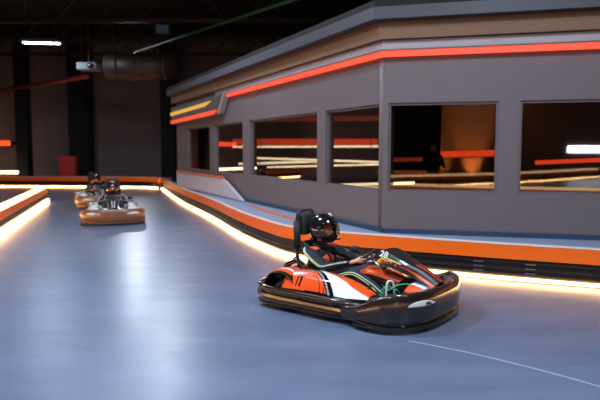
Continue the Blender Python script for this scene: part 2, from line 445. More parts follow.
glow_bar((-1.9,18.0,1.32), (1.2,18.0,1.42), .07, 'neon_white', 'white glowing bar added as a reflection low in the long side windows, lower left')
glow_bar((-1.4,17.0,1.52), (2.3,17.0,1.40), .06, 'neon_white', 'white glowing bar added as a reflection at counter height in the side windows')
glow_bar((-.9,16.0,1.28), (2.2,16.0,1.36), .05, 'neon_white', 'short white glowing bar added as a reflection below counter height in the side windows')
glow_bar((.2,11.9,1.02), (2.2,11.2,1.12), .05, 'neon_white', 'white glowing bar added as a reflection just above the sill by the corner')
glow_bar((2.2,13.9,1.62), (4.7,13.9,1.68), .15, 'neon_orange', 'red light bar on the brown interior wall by the corner window')
glow_bar((1.9,11.92,1.55), (2.85,11.92,1.57), .08, 'neon_dim', 'dim orange bar on the grey interior wall')
glow_bar((1.5,11.6,1.32), (2.9,11.6,1.30), .07, 'neon_dim', 'dim lower orange bar near the standing figure')
glow_bar((5.6,13.9,1.45), (9.6,13.9,1.62), .10, 'neon_orange', 'red glowing bar added as a reflection in the rightmost window')  # added in place of track lights mirrored in this pane
# uplights
for i, (x, lab) in enumerate(((3.48,'warm floor uplight washing the brown wall, left of the pair'),(4.22,'warm floor uplight washing the brown wall, right of the pair'))):
    r = empty('uplight', (x,13.95,.52), label=lab, cat='lamp', group='uplights inside the building')
    bm = bmesh.new(); lathe(bm, [(.08,0),(.08,.12),(.07,.12),(.07,.02)], (0,0,0)); obj('lamp_body', bm, M['black_matte'], r, smooth=True)
    bm = bmesh.new(); lathe(bm, [(.0,.05),(.065,.05)], (0,0,0)); obj('lamp_lens', bm, M['up_glow'], r)
    ld = bpy.data.lights.new('uplight_spot', 'SPOT'); ld.energy = (260,700)[i]; ld.color = (1,.42,.10); ld.spot_size = R_ = math.radians(46); ld.spot_blend = .8; ld.shadow_soft_size = .05
    lo = bpy.data.objects.new('uplight_beam', ld); COL.objects.link(lo); lo.parent = r; lo.location = (0,.1,.14); lo.rotation_euler = (math.radians(170),0,0)

# ------------------------------------------------------------ back-of-hall things
def column(x, y, w, lab, z=8, mt='hall_dark'):
    bm = bmesh.new(); box(bm, (0,0,z/2), (w,w,z), bev=.03)
    box(bm, (0,0,.15), (w+.15,w+.15,.3)); box(bm, (0,0,z-.2), (w+.2,w+.2,.3))
    o = obj('hall_column', bm, M[mt]); o.location = (x,y,0); tag(o, lab, 'column', 'dark hall columns')
column(-11.5, 30.9, 1.0, 'broad black column between the two brown wall panels')
column(-14.4, 30.6, .6, 'black column at the left edge beside the orange glow')
column(-6.6, 29.6, .7, 'dark column at the far end of the grey building')
r = empty('red_cabinet', (-11.45,28.9,0), label='red upright cabinet behind the far barrier', cat='cabinet')
bm = bmesh.new(); box(bm, (0,0,.72), (.75,.5,1.44), bev=.03); obj('cabinet_body', bm, M['red'], r)
bm = bmesh.new(); box(bm, (0,-.265,.75), (.62,.03,1.2), bev=.008); d_ = obj('cabinet_door', bm, M['red'], r)
bm = bmesh.new(); box(bm, (.24,-.30,.7), (.03,.03,.18)); obj('handle', bm, M['steel'], d_)
r = empty('wall_glow_lamp', (-15.75,30.2,0), label='orange glowing wall lamp at the left edge', cat='lamp')
bm = bmesh.new(); box(bm, (0,0,2.1), (1.6,.12,.25), bev=.02); obj('lamp_shade', bm, M['neon_orange'], r)
bm = bmesh.new(); box(bm, (0,1.15,2.1), (.3,2.2,.2)); obj('wall_bracket', bm, M['black_matte'], r)
r = empty('white_light_bar', (-16,29.6,0), label='white glowing bar behind the far barrier at the left edge', cat='light bar')
bm = bmesh.new(); box(bm, (0,0,.62), (3.4,.12,.14), bev=.01); obj('diffuser', bm, M['neon_white'], r)
bm = bmesh.new(); box(bm, (-1.2,.02,.27), (.1,.1,.54)); obj('bar_post', bm, M['black_matte'], r); bm = bmesh.new(); box(bm, (1.2,.02,.27), (.1,.1,.54)); obj('bar_post', bm, M['black_matte'], r)

# ceiling steelwork and services
def truss(y, lab):
    bm = bmesh.new()
    for z in (6.6,7.5): box(bm, (0,y,z), (41.6,.16,.14))
    x = -20.4
    while x < 20.4:
        tube(bm, [(x,y,6.6),(x+.8,y,7.5)], .035, 6); tube(bm, [(x+.8,y,7.5),(x+1.6,y,6.6)], .035, 6); x += 1.6
    tag(obj('roof_truss', bm, M['duct']), lab, 'truss', 'ceiling trusses')
names = ['nearest','second','third','fourth','fifth','sixth']
for i, y in enumerate((10.5,14.5,18.5,22.5,26.5,30.2)): truss(y, 'dark steel ceiling truss, %s from the viewer' % names[i])
bm = bmesh.new(); tube(bm, [(-11,30,5.9),(6,9.0,5.9)], .055, 10)
# hangers included in the pipe
for f in (.1,.35,.6,.85):
    p = Vector((-11,30,5.9)).lerp(Vector((6,9.0,5.9)), f); tube(bm, [p, (p.x,p.y,8)], .012, 6)
tag(obj('green_pipe', bm, M['green_pipe'], smooth=True), 'green pipe running diagonally under the dark ceiling', 'pipe')
bm = bmesh.new(); tube(bm, [(-16.3,31.7,4.9),(-9.1,25.4,4.9)], .10, 10)
for f in (.1,.5,.95): tube(bm, [(-16.3+7.2*f,31.7-6.3*f,4.9),(-16.3+7.2*f,31.7-6.3*f,8)], .015, 6)
tag(obj('red_pipe', bm, M['red_pipe'], smooth=True), 'red sprinkler main hanging at upper left', 'pipe')
bm = bmesh.new(); lathe(bm, [(.05,-1.4),(.5,-1.35),(.5,1.35),(.05,1.4)], (0,0,0), 'X', 20)
for x in (-.9,0,.9): lathe(bm, [(.52,x-.03),(.52,x+.03)], (0,0,0), 'X', 20)
for x in (-1.1,1.1): tube(bm, [(x,0,.4),(x,0,3.1)], .02, 6)
o = obj('air_duct', bm, M['duct'], smooth=True); o.location = (-5.95,22.4,4.9); tag(o, 'brown round air duct hung under the ceiling', 'duct')
r = empty('ceiling_projector', (-7.9,22.2,4.85), label='pale grey projector hanging under the ceiling left of the duct', cat='projector')
bm = bmesh.new(); box(bm, (0,0,0), (.75,.6,.28), bev=.04); obj('projector_body', bm, M['housing'], r)
bm = bmesh.new(); lathe(bm, [(.09,-.38),(.11,-.30)], (.15,0,0), 'Y', 16); obj('lens', bm, M['black_gloss'], r, smooth=True)
bm = bmesh.new(); tube(bm, [(0,0,.14),(0,0,3.25)], .03, 8); obj('hanging_pole', bm, M['black_matte'], r)

def tube_lamp(x, y, z, rz, lab, energy, col=(.72,.84,1)):
    r = empty('ceiling_lamp', (x,y,z), rz, label=lab, cat='lamp', group='twin-tube ceiling lamps')
    bm = bmesh.new(); box(bm, (0,0,.06), (1.3,.34,.06), bev=.01); box(bm, (0,.15,.02), (1.3,.02,.06)); box(bm, (0,-.15,.02), (1.3,.02,.06)); obj('housing', bm, M['housing'], r)
    for s in (-.07,.07):
        bm = bmesh.new(); lathe(bm, [(.005,-.6),(.02,-.59),(.02,.59),(.005,.6)], (0,s,.0), 'X', 10); obj('tube', bm, M['led_cool'], r, smooth=True)
    for wx in (-.5,.5):
        bm = bmesh.new(); tube(bm, [(wx,0,.09),(wx,0,8-z)], .008, 6); obj('suspension_wire', bm, M['steel'], r)
    if energy:
        ld = bpy.data.lights.new('tube_glow', 'AREA'); ld.shape = 'RECTANGLE'; ld.size = 1.2; ld.size_y = .3; ld.energy = energy; ld.color = col
        lo = bpy.data.objects.new('tube_light', ld); COL.objects.link(lo); lo.parent = r; lo.location = (0,0,-.03)
tube_lamp(-9.1, 20.9, 5.5, .15, 'lit twin-tube lamp hanging at the upper left of the hall', 120)
LAMPS = [(-3.2,6.0,6.4,420),(1.8,3.2,6.4,400),(-2.6,-.5,6.4,330),(-3.6,12.2,6.9,380),(5.5,-1.5,6.4,180)]  # the lamp over the bend is an unseen addition that lightens the lilac panel
for i, (x,y,z,e) in enumerate(LAMPS):
    tube_lamp(x, y, z, 0, ['lamp above the track left of the near kart','lamp over the track in front of the near kart','lamp above the viewer','unseen lamp added high over the bend to brighten the lilac panel','lamp over the right-hand track'][i], e)
def flood(x, y, z, target, lab, energy, cone):
    r = empty('floodlight', (x,y,z), label=lab, cat='lamp', group='floodlights aimed down the track')
    d = (Vector(target)-Vector((x,y,z))).normalized(); q = d.to_track_quat('-Z','Y').to_matrix().to_4x4()
    bm = bmesh.new(); box(bm, -d*.08, (.5,.36,.14), rot=q, bev=.02); obj('lamp_head', bm, M['black_matte'], r)
    bm = bmesh.new(); box(bm, (0,0,0), (.42,.28,.02), rot=q); obj('lamp_glass', bm, M['black_gloss'], r)
    bm = bmesh.new(); tube(bm, [-d*.1, (0,.1,8-z)], .02, 8); obj('hanging_pole', bm, M['black_matte'], r)
    ld = bpy.data.lights.new('flood', 'SPOT'); ld.energy = energy; ld.color = (.8,.88,1); ld.spot_size = math.radians(cone); ld.spot_blend = .8; ld.shadow_soft_size = .28
    lo = bpy.data.objects.new('flood_beam', ld); COL.objects.link(lo); lo.parent = r; lo.location = d*.3; lo.rotation_euler = d.to_track_quat('-Z','Y').to_euler()
flood(-8.6, 30.2, 5.4, (-2.8,10,0), 'floodlight at the back of the hall behind the air duct', 560, 50)
flood(-4.85, 21, 6.0, (-1.3,5.5,0), 'floodlight hung above the distant karts', 430, 50)
for x_, y_, lab_ in ((4.6,12.9,'warm pendant lamp added out of sight inside the building to brighten the corner window'),(-1.6,17.6,'warm pendant lamp added out of sight inside the building to brighten the farthest window')):
    r = empty('fill_lamp', (x_,y_,3.2), label=lab_, cat='lamp', group='pendant lamps inside the building')  # added lamps, hidden above the window heads, that lift the dark interior
    bm = bmesh.new(); lathe(bm, [(.03,.16),(.06,.14),(.18,0),(.17,0),(.05,.13)], (0,0,0)); obj('lamp_shade', bm, M['black_matte'], r, smooth=True)
    bm = bmesh.new(); tube(bm, [(0,0,.15),(0,0,.60)], .006, 6); obj('cable', bm, M['black_matte'], r)
    bm = bmesh.new(); ell_ = bmesh.ops.create_uvsphere(bm, u_segments=16, v_segments=10, radius=.045, matrix=Matrix.Translation((0,0,.04))); obj('bulb', bm, M['neon_white'], r, smooth=True)
    ld = bpy.data.lights.new('fill', 'POINT'); ld.energy = 45; ld.color = (1,.6,.35); ld.shadow_soft_size = .06
    lo = bpy.data.objects.new('fill_light', ld); COL.objects.link(lo); lo.parent = r; lo.location = (0,0,-.05)
# bright lamp on the wall behind the viewer (seen reflected in the right window)
r = empty('wall_floodlight', (2.4,-25.4,0), label='blue-white floodlight behind the viewer reflected in the right window', cat='lamp')
bm = bmesh.new(); box(bm, (0,0,1.8), (2.4,.15,.42), bev=.02); obj('lamp_head', bm, M['led_cool'], r)
bm = bmesh.new(); box(bm, (0,-.1,.85), (.1,.1,1.7)); obj('stand', bm, M['black_matte'], r)

# ------------------------------------------------------------ KART
WZ = [(0,0),(.10,.11),(.30,.375),(.45,.495),(.6,.59),(.75,.72),(.9,.855),(1.3,1.21)]
WD = [(0,.01),(.1,.10),(.3,.33),(.45,.45),(.70,.60),(1.4,1.29)]
def warp(z, WZ=WZ):
    if z <= 0: return z
    for (a,b),(c,d) in zip(WZ[:-1], WZ[1:]):
        if z <= c: return b+(d-b)*(z-a)/(c-a)
    return z
def warp_tree(o, skip=(), W=WZ):
    for ch in o.children:
        if ch.name.split('.')[0] in skip or 'warped' in ch: 
            if 'warped' in ch: del ch['warped']
            continue
        if ch.type == 'MESH':
            if ch.matrix_local.translation.length > 1e-6:
                m = ch.matrix_local.copy(); m.translation.z = warp(m.translation.z, W); ch.matrix_local = m
            else:
                for v in ch.data.vertices: v.co.z = warp(v.co.z, W)
        warp_tree(ch, skip, W)
def sweep(path, prof, n=5, fn=None, mi=0, closed=True, bm=None):
    """path xy pts; prof(u)->[(o,z)], o outward (left of travel)"""
    own = bm is None
    if own: bm = bmesh.new()
    P = catmull([(x,y,0) for x,y in path], n); rings = []
    for i, p in enumerate(P):
        t = (P[min(i+1,len(P)-1)]-P[max(i-1,0)]).normalized(); nn = Vector((t.y,-t.x,0))
        rings.append([(p.x+nn.x*o, p.y+nn.y*o, z) for o,z in prof(i/(len(P)-1))])
    grid(bm, rings, closed=closed, caps=closed, mi=mi, fn=fn)
    return bm
def smooth_mod(o, lv=1):
    m = o.modifiers.new('subdivision', 'SUBSURF'); m.levels = lv; m.render_levels = lv; return o

def make_kart():
    root = empty('racing_kart', (0,0,0))
    K = 'black_plastic'
    # chassis tubes
    bm = bmesh.new()
    for s in (-1,1):
        tube(bm, [(-.82,.30*s,.09),(-.4,.32*s,.08),(.1,.30*s,.08),(.45,.20*s,.08),(.72,.19*s,.08)], .016, 8, smooth=4)
        tube(bm, [(-.3,.32*s,.08),(-.2,.5*s,.1),(.1,.5*s,.1),(.2,.3*s,.08)], .012, 8, smooth=4)
        tube(bm, [(.72,.19*s,.08),(.9,.17*s,.12)], .014, 8)
    for x in (-.75,-.1,.35,.7): tube(bm, [(x,-.3 if x < .3 else -.2,.085),(x,.3 if x < .3 else .2,.085)], .014, 8)
    obj('chassis_frame', bm, M['frame'], root, smooth=True)
    bm = bmesh.new(); prism(bm, [(-.1,-.29),(.42,-.19),(.72,-.18),(.72,.18),(.42,.19),(-.1,.29)], .05,.065); obj('floor_tray', bm, M['steel'], root)
    # rear axle
    bm = bmesh.new(); tube(bm, [(-.6,-.55,.14),(-.6,.55,.14)], .018, 12)
    for y in (-.24,.24): box(bm, (-.6,y,.13), (.09,.04,.09), bev=.01)
    lathe(bm, [(.085,-.03),(.085,-.02)], (-.6,.1,.14), 'Y', 24)
    obj('rear_axle', bm, M['steel'], root)
    # wheels
    def wheel(x, y, r, w, steer=0):
        bm = bmesh.new(); h = w/2
        lathe(bm, [(r*.55,-h*.85),(r*.75,-h),(r*.93,-h*.93),(r,-h*.7),(r,h*.7),(r*.93,h*.93),(r*.75,h),(r*.55,h*.85)], (0,0,0), 'Y', 36)
        t = obj('wheel', bm, M['rubber'], root, smooth=True); t.location = (x,y,r); t.rotation_euler = (0,0,steer)
        bm = bmesh.new()
        lathe(bm, [(.02,-h*.2),(r*.3,-h*.3),(r*.5,-h*.5),(r*.56,-h*.87),(r*.58,-h*.8),(r*.5,0),(r*.58,h*.8),(r*.56,h*.87),(r*.5,h*.5),(r*.3,h*.3),(.02,h*.2)], (0,0,0), 'Y', 24)
        for k in range(3):
            a = k*2*PI/3; lathe(bm, [(.008,-h*.4),(.008,h*.4)], (.035*math.cos(a),0,.035*math.sin(a)), 'Y', 8)
        obj('rim', bm, M['rim'], t, angle=.7)
    wheel(-.6,-.47,.15,.19); wheel(-.6,.47,.15,.19); wheel(.50,-.47,.135,.125,-.12); wheel(.50,.47,.135,.125,-.12)
    # side bumpers (lower protection with two grooves)
    def sideprof(u):
        k = 1
        h = .200+.03*max(0,1-u*2.2)-.025*max(0,u-.75)*4
        return [(-.12,h-.02),(-.03,h),(-.004,h-.004),(.008,h-.018),(.006,h-.030),(-.035,h-.038),(-.035,h-.058),(.012,h-.066),(.016,h-.088),(.006,h-.094),(-.032,h-.100),(-.032,.072),(.004,.066),(.0,.046),(-.03,.036),(-.12,.045)]
    right = [(-.965,-.30),(-.97,-.44),(-.935,-.57),(-.82,-.645),(-.62,-.655),(-.3,-.66),(.0,-.67),(.2,-.655),(.34,-.60),(.42,-.52)]
    for s in (-1,1):
        path = right if s < 0 else [(x,-y) for x,y in right][::-1]
        bm = sweep(path, sideprof); o = obj('side_bumper', bm, M[K], root, angle=.9)
        # rounded bolt recess covers
        for bx in (-.72,-.35,.12):
            bm = bmesh.new(); lathe(bm, [(.002,-.004),(.026,-.006),(.030,0),(.026,.006),(.002,.008)], (bx,s*.655,.118), 'Y', 16)
            obj('bumper_bolt', bm, M['black_gloss'], o, smooth=True)
    bm = sweep([(-.95,.34),(-.955,.0),(-.95,-.34)][::-1][::-1][::-1] if False else [(-.97,.33),(-.975,.0),(-.97,-.33)], lambda u: [(-.08,.25),(-.0,.25),(.02,.22),(.02,.1),(.0,.07),(-.08,.07)])
    obj('rear_bumper', bm, M[K], root, angle=.6)
    # front bumper, big wrap
    fpath = [(.22,-.66),(.38,-.70),(.56,-.72),(.74,-.685),(.89,-.56),(.975,-.36),(1.0,-.15),(1.0,.15),(.975,.36),(.89,.56),(.74,.685),(.56,.72),(.38,.70),(.22,.66)]
    def fprof(u):
        e = min(u,1-u)*2   # 0 at ends, 1 middle
        k = min(1, (e-.04 if e > .04 else 0)/.52); k = k*k*(3-2*k)
        zt = .158+.150*k; zb = .075-.025*k; b = .016+.012*k; w = .03+.05*k
        zm = (zt+zb)/2; g = .030*k
        return [(-w-.03,zt-.03),(-w,zt-.006),(-.014,zt+.003),(.004,zt-.004),(.010,zt-.016),(b*.9,zt-.045*k-.012),(b,zm+.01),(b*.95,zm-.022*k),(b*.4,zb+.048*k+.006),(-g,zb+.036*k+.006),(-g,zb+.018),(b*.5,zb+.010),(b*.5,zb-.004),(-w-.03,zb+.004)]
    bm = sweep(fpath, fprof, n=6); fb = obj('front_bumper', bm, M[K], root, angle=.75)
    # lower lip of bumper
    bm = sweep(fpath[1:-1], lambda u: [(-.05,.060),(.0,.060),(.022,.052),(.022,.036),(-.0,.026),(-.05,.03)], n=6); obj('bumper_lip', bm, M['black_gloss'], fb, angle=1.0)
    # upper roll of the bumper
    P = catmull([(x,y,0) for x,y in fpath], 6)
    # crescent decal on the right front corner
    def fsurf(u, v, off=.003):
        f = u*(len(P)-1); i = min(int(f), len(P)-2); p = P[i].lerp(P[i+1], f-i)
        t = (P[min(i+2,len(P)-1)]-P[max(i-1,0)]).normalized(); nn = Vector((t.y,-t.x,0))
        pr = fprof(u); seq = [pr[4],pr[5],pr[6],pr[7],pr[8]]
        g = v*4; j = min(int(g),3); o = seq[j][0]*(1-(g-j))+seq[j+1][0]*(g-j); z = seq[j][1]*(1-(g-j))+seq[j+1][1]*(g-j)
        return Vector((p.x+nn.x*(o+off), p.y+nn.y*(o+off), z))
    def decal(name, u0, u1, lo, hi, mt, parent, off=.003, n=16):
        bm = bmesh.new(); rings = []
        for i in range(n+1):
            s = i/n; u = u0+(u1-u0)*s; a, b = lo(s), hi(s)
            A = [fsurf(u, a+(b-a)*k/4, off) for k in range(5)]; Bk = [fsurf(u, a+(b-a)*k/4, off-.0025) for k in range(5)][::-1]
            rings.append(A+Bk)
        grid(bm, rings); return obj(name, bm, mt, parent, smooth=True)
    decal('white_emblem', .298, .418, lambda s: .36-.13*math.sin(PI*s**.8)**.9, lambda s: .38+.03*math.sin(PI*s)**1.2, M['white'], fb)
    decal('dark_emblem_mark', .365, .397, lambda s: .36-.07*math.sin(PI*s**.6), lambda s: .37+.01*math.sin(PI*s), M['slate'], fb, .0045)
    decal('white_emblem', .582, .702, lambda s: .36-.13*math.sin(PI*(1-s)**.8)**.9, lambda s: .38+.03*math.sin(PI*s)**1.2, M['white'], fb)
    # nose cowl: behind the bumper top, striped
    def nosefn(u, v):
        b = v*13
        if u < .35: return 0
        return [1,1,2,3,2,4,0,0,4,2,3,1,1][int(b) % 13]
    rings = []
    for i in range(13):
        s = i/12; x = .60+.375*s; z = .325-.01*s-.06*s*s; w = .26-.03*s
        ring = []
        for k in range(27):
            q = k/26*2-1
            ring.append((x-.10*abs(q)**3*s, q*w*1.1, z-.05*abs(q)**4 + .012*math.cos(q*PI*.5)))
        rings.append(ring+[(a,b_,c-.012) for a,b_,c in ring[::-1]])
    bm = bmesh.new(); grid(bm, rings, fn=lambda u,v: nosefn(u, min(v*2,.999) if v < .5 else 0)); obj('nose_cowl', bm, [M['black_gloss'],M['orange'],M['white'],M['blue'],M['black_plastic']], root, angle=.8)
    # front fairing: raised shield with folded sides
    top = Vector((.20,0,.66)); mid = Vector((.42,0,.565)); bot = Vector((.86,0,.30))
    C = catmull([(.25,0,.63),(.36,0,.700),(.50,0,.665),(.74,0,.51),(.965,0,.345)], 6)
    rings = []; NC = len(C)-1
    def fw(s): return .085+.075*math.sin(PI*min(1,s*1.1+.12))-.03*s
    def flank(s, w, f): return w+.018*math.sin(min(1,f*3)*PI/2)+.045*f, .014+f*(.235-.150*s)
    def fpoint(ii, f, sg, off=.004):
        i0 = min(int(ii), NC-1); c = C[i0].lerp(C[i0+1], ii-i0); t = (C[min(i0+2,NC)]-C[max(i0-1,0)]).normalized()
        nn = Vector((-t.z,0,t.x)); nn = -nn if nn.z < 0 else nn
        y, d = flank(ii/NC, fw(ii/NC), f); y2, d2 = flank(ii/NC, fw(ii/NC), f+.1)
        p = c+Vector((0,sg*y,0))-nn*d; dn = (Vector((0,sg*y2,0))-nn*d2-(Vector((0,sg*y,0))-nn*d)).normalized()
        out = t.cross(dn)*(1 if t.cross(dn).y*sg > 0 else -1)
        return p+out*off, t, -dn, out
    for i, c in enumerate(C):
        s = i/NC
        w = fw(s)
        t = (C[min(i+1,NC)]-C[max(i-1,0)]).normalized(); nn = Vector((-t.z,0,t.x))
        if nn.z < 0: nn = -nn
        ring = []
        for k in range(61):
            q = k/60*2-1; aq = abs(q)
            if aq < .4: y = q/.4*w; dpt = .014*(aq/.4)**2
            else:
                f = (aq-.4)/.6; y, dpt = flank(s, w, f); y = math.copysign(y, q)
            ring.append(c+Vector((0,y,0))-nn*dpt)
        nn2 = nn*.010
        inner = [Vector((p.x,p.y*.93,p.z))-nn2 for p in ring[::-1]]
        rings.append(ring+inner)
    def fairfn(u, v):
        if v >= .5: return 0
        q = v*4-1; aq = abs(q)
        if aq < .4: return 1 if (.12 < aq < .2 and u > .72) else 0
        f = (aq-.4)/.6
        if f > .92: return 0
        if u < .62 and .36-.1*u < f < .52-.22*u: return 3
        if u < .58 and .57-.22*u < f < .60-.22*u: return 2
        if u > .60 and .50 < f < .50+1.0*(u-.60) : return 1
        if .60 < u < .66 and f < .25: return 4
        return 0
    bm = bmesh.new(); grid(bm, rings, fn=fairfn)
    fair = obj('front_fairing', bm, [mat('fairing_black', (.010,.009,.009), .42, noise=.2),M['orange'],M['white'],M['yellow'],M['blue'],M['black_plastic']], root, angle=.8)
    # letter-like orange marks on the flange, white number on the shield
    for s in (-1,1):
        bm = bmesh.new()
        for k in range(8):
            p, t, up, out = fpoint(6.2+k*1.15, .62-.006*k, s)
            R = Matrix((t,up,out)).transposed().to_4x4()
            h = .050-.002*k
            box(bm, p, (.008,h,.003), rot=R)
            if k % 2 == 0: box(bm, p+t*.011+up*h*.4, (.018,.008,.003), rot=R)
            if k % 3: box(bm, p+t*.011-up*h*.4, (.018,.008,.003), rot=R)
            if k % 3 == 1: box(bm, p+t*.011, (.016,.007,.003), rot=R)
        obj('orange_lettering', bm, M['orange'], fair)
    for sd_ in (-1,1):
        me = text_mesh('28', .092 if sd_ < 0 else .06, .002); o = link(me, 'race_number', M['white'], fair, smooth=False)
        p, t, up, out = fpoint(8.6, .15 if sd_ < 0 else .30, sd_, .005)
        X = t*(-sd_); Z = out; Y = Z.cross(X)
        o.matrix_local = Matrix.Translation(p) @ Matrix((X,Y,Z)).transposed().to_4x4()
    # centre cover (orange tunnel between the legs)
    rings = []
    Cc = catmull([(.04,0,.33),(.10,0,.40),(.22,0,.43),(.42,0,.375),(.62,0,.31),(.78,0,.255)], 5)
    for i, c in enumerate(Cc):
        s = i/(len(Cc)-1); w = .085+.06*math.sin(PI*min(1,s+.25))
        ring = []
        for k in range(15):
            a = PI*k/14; ring.append((c.x, -w*math.cos(a), c.z-.14*(1-math.sin(a)**.6)))
        inner = [(x, y*.9, z-.012) for x,y,z in ring[::-1]]
        rings.append(ring+inner)
    bm = bmesh.new(); grid(bm, rings, fn=lambda u,v: (0 if (.045 < v < .455) else 1)); obj('centre_cover', bm, [M['orange'],M['black_plastic']], root, angle=.8)
    # side pods
    def podfn(u, v):
        # u rear->front, v outer lower -> inner top
        if v > .96 or v < .035: return 3
        # diagonal black and pale curves that divide rear graphic from the white tip
        d = u-(.62-.42*v**1.3)                # >0 : towards the front
        if d > .0:
            lim = .90-.66*(u-.40)/.60
            if v < lim: return 3 if d < .055 else 1
            if v < lim+.035 and d > .1: return 0
            if v > .80 and abs((u*7) % 1-.5) < .06: return 3
            return 0
        if d > -.022: return 4
        if d > -.040: return 3
        c0 = math.hypot((u-.24)*1.5, (v-.02)*.8)
        if .50 < c0 < .515 or .60 < c0 < .62: return 4
        if .515 <= c0 <= .60: return 5
        if .36 < c0 < .375 or .44 < c0 < .452: return 3
        if .10 < v < .34 and (.17 < u < .185 or .21 < u < .235 or (.185 < u < .26 and .29 < v < .33)): return 3
        if v < .06 and u > .3: return 3
        if .86 < v < .9: return 3
        return 0
    def pod(s):
        rings = []; N = 120
        for i in range(N+1):
            u = i/N; x = -.56+.97*u
            hh = .225+.165*math.sin(PI*min(1,.22+u*.78))**.8*(1-.25*u)
            yo = -.635+.03*u+.12*max(0,u-.8)/.2*.8; yi = -.33-.02*math.sin(PI*u)
            ring = []
            for k in range(57):
                v = k/56; y = yo+(yi-yo)*(v**1.15)
                z = .196+(hh-.196)*math.sin(min(1,v*1.35)*PI/2)-.03*max(0,v-.75)*4*.3
                ring.append((x, y*(-s), z))
            inner = [(x_, y_+ (.006*s), z_-.012) for x_,y_,z_ in ring[::-1]]
            rings.append(ring+inner)
        bm = bmesh.new(); grid(bm, rings, fn=lambda u,v: podfn(u, v*2) if v < .5 else 3)
        p = obj('side_pod', bm, [M['orange'],M['white'],M['grey'],M['black_gloss'],M['grey'],M['slate']], root, angle=.9)
        if s < 0:
            def ps(u, v):
                x = -.56+.97*u; hh = .225+.165*math.sin(PI*min(1,.22+u*.78))**.8*(1-.25*u)
                yo = -.635+.03*u+.12*max(0,u-.8)/.2*.8; yi = -.33-.02*math.sin(PI*u)
                return Vector((x, yo+(yi-yo)*(v**1.15), .196+(hh-.196)*math.sin(min(1,v*1.35)*PI/2)-.03*max(0,v-.75)*1.2))
            def frame_at(u, v):
                a, b, c = ps(u,v), ps(u+.02,v), ps(u,v+.02); X = (b-a).normalized(); Z = X.cross(c-a).normalized(); return a+Z*.006, X, Z.cross(X), Z
            for k in range(5):
                a, X, Y, Z = frame_at(.83+.022*k, .22-.004*k)
                bm = bmesh.new(); box(bm, (0,0,0), (.005,.022,.002)); box(bm, (.006,.008*(1 if k % 2 else -1),0), (.010,.005,.002))
                o = obj('small_mark', bm, M['slate'], p); o.matrix_local = Matrix.Translation(a) @ Matrix((X,Y,Z)).transposed().to_4x4()
            a, X, Y, Z = frame_at(.79, .235)
            bm = bmesh.new(); lathe(bm, [(.014,0),(.014,.002),(.009,.002),(.009,0)], (0,0,0), 'Z', 20); o = obj('red_ring', bm, M['patch'], p, smooth=True)
            o.matrix_local = Matrix.Translation(a) @ Matrix((X,Y,Z)).transposed().to_4x4()
        # seams/bracket
        # rear fender arch
        rings = []
        for i in range(25):
            u = i/24; a = math.radians(172-150*u); R = .205
            cx, cz = -.62+ R*1.12*math.cos(a), .15+R*math.sin(a)*.98
            ring = []
            for k in range(9):
                q = k/8; yy = -.60+.28*q; ring.append((cx, yy*(-s), cz+.02*math.sin(PI*q)-.015*(1-q)))
            rings.append(ring+[(x_-.01*math.cos(a), y_, z_-.01*math.sin(a)) for x_,y_,z_ in ring[::-1]])
        bm = bmesh.new(); grid(bm, rings, fn=lambda u,v: 2 if (v >= .5 or v < .05) else (1 if (u < .3 or .62 < v*2 < .7 or .78<u<.84) else (3 if .36 < v*2 < .5 and .35 < u < .75 else 0)))
        obj('rear_fender', bm, [M['orange'],M['black_gloss'],M['black_plastic'],M['white']], root, angle=.8)
    pod(-1); pod(1)
    # black shelf between pod and bumper
    for s in (-1,1):
        bm = bmesh.new(); prism(bm, [(-.88,s*.30),(-.88,s*.5),(-.8,s*.6),(-.42,s*.63),(.25,s*.62),(.36,s*.5),(.36,s*.36),(-.3,s*.34)], .165,.182); 
        bmesh.ops.delete(bm, geom=[], context='FACES'); obj('side_tray', bm, M[K], root)
    # seat
    bm = bmesh.new(); rings = []
    prof = catmull([(.02,0,.16),(-.10,0,.105),(-.28,0,.09),(-.43,0,.13),(-.52,0,.28),(-.585,0,.46),(-.63,0,.62),(-.645,0,.70)], 5)
    for i, c in enumerate(prof):
        s = i/(len(prof)-1); w = .19-.02*s; side = .05+.14*math.sin(PI*min(1,s*1.05))**.7
        t = (prof[min(i+1,len(prof)-1)]-prof[max(i-1,0)]).normalized(); nn = Vector((-t.z,0,t.x)); nn = nn if (nn.x > 0 or nn.z > .5) else -nn
        ring = []
        for k in range(17):
            q = k/16*2-1; ring.append(c+Vector((0,w*math.sin(q*PI/2)*1.03,0))+nn*side*abs(q)**3.2)
        rings.append(ring+[p-nn*.012+Vector((0,.008*(1 if p.y>0 else -1),0)) for p in ring[::-1]])
    grid(bm, rings); seat = obj('seat', bm, M['seat'], root, angle=.9)
    # roll hoop behind the seat
    bm = bmesh.new()
    tube(bm, [(-.60,-.17,.10),(-.70,-.165,.45),(-.715,-.16,.85),(-.715,-.145,1.0),(-.71,-.10,1.065),(-.71,.10,1.065),(-.715,.145,1.0),(-.715,.16,.85),(-.70,.165,.45),(-.60,.17,.10)], .022, 10, smooth=4)
    tube(bm, [(-.71,-.16,.62),(-.71,.16,.62)], .013, 8)
    for s in (-1,1): tube(bm, [(-.70,.165*s,.5),(-.85,.2*s,.25)], .013, 8)
    hoop = obj('roll_hoop', bm, M['frame'], root, smooth=True)
    bm = bmesh.new(); box(bm, (-.685,0,.90), (.09,.24,.26), bev=.03); obj('headrest_pad', bm, M['black_matte'], hoop, smooth=True)
    for s in (-1,1):
        bm = bmesh.new(); tube(bm, [(-.705,-.163*s,.60),(-.714,-.16*s,.95)], .040, 10); obj('foam_sleeve', bm, M['black_matte'], hoop, smooth=True)
    # engine on the left
    eng = bmesh.new(); box(eng, (-.42,.42,.22), (.24,.18,.20), bev=.02)
    e = obj('engine_block', eng, M['rim'], root)
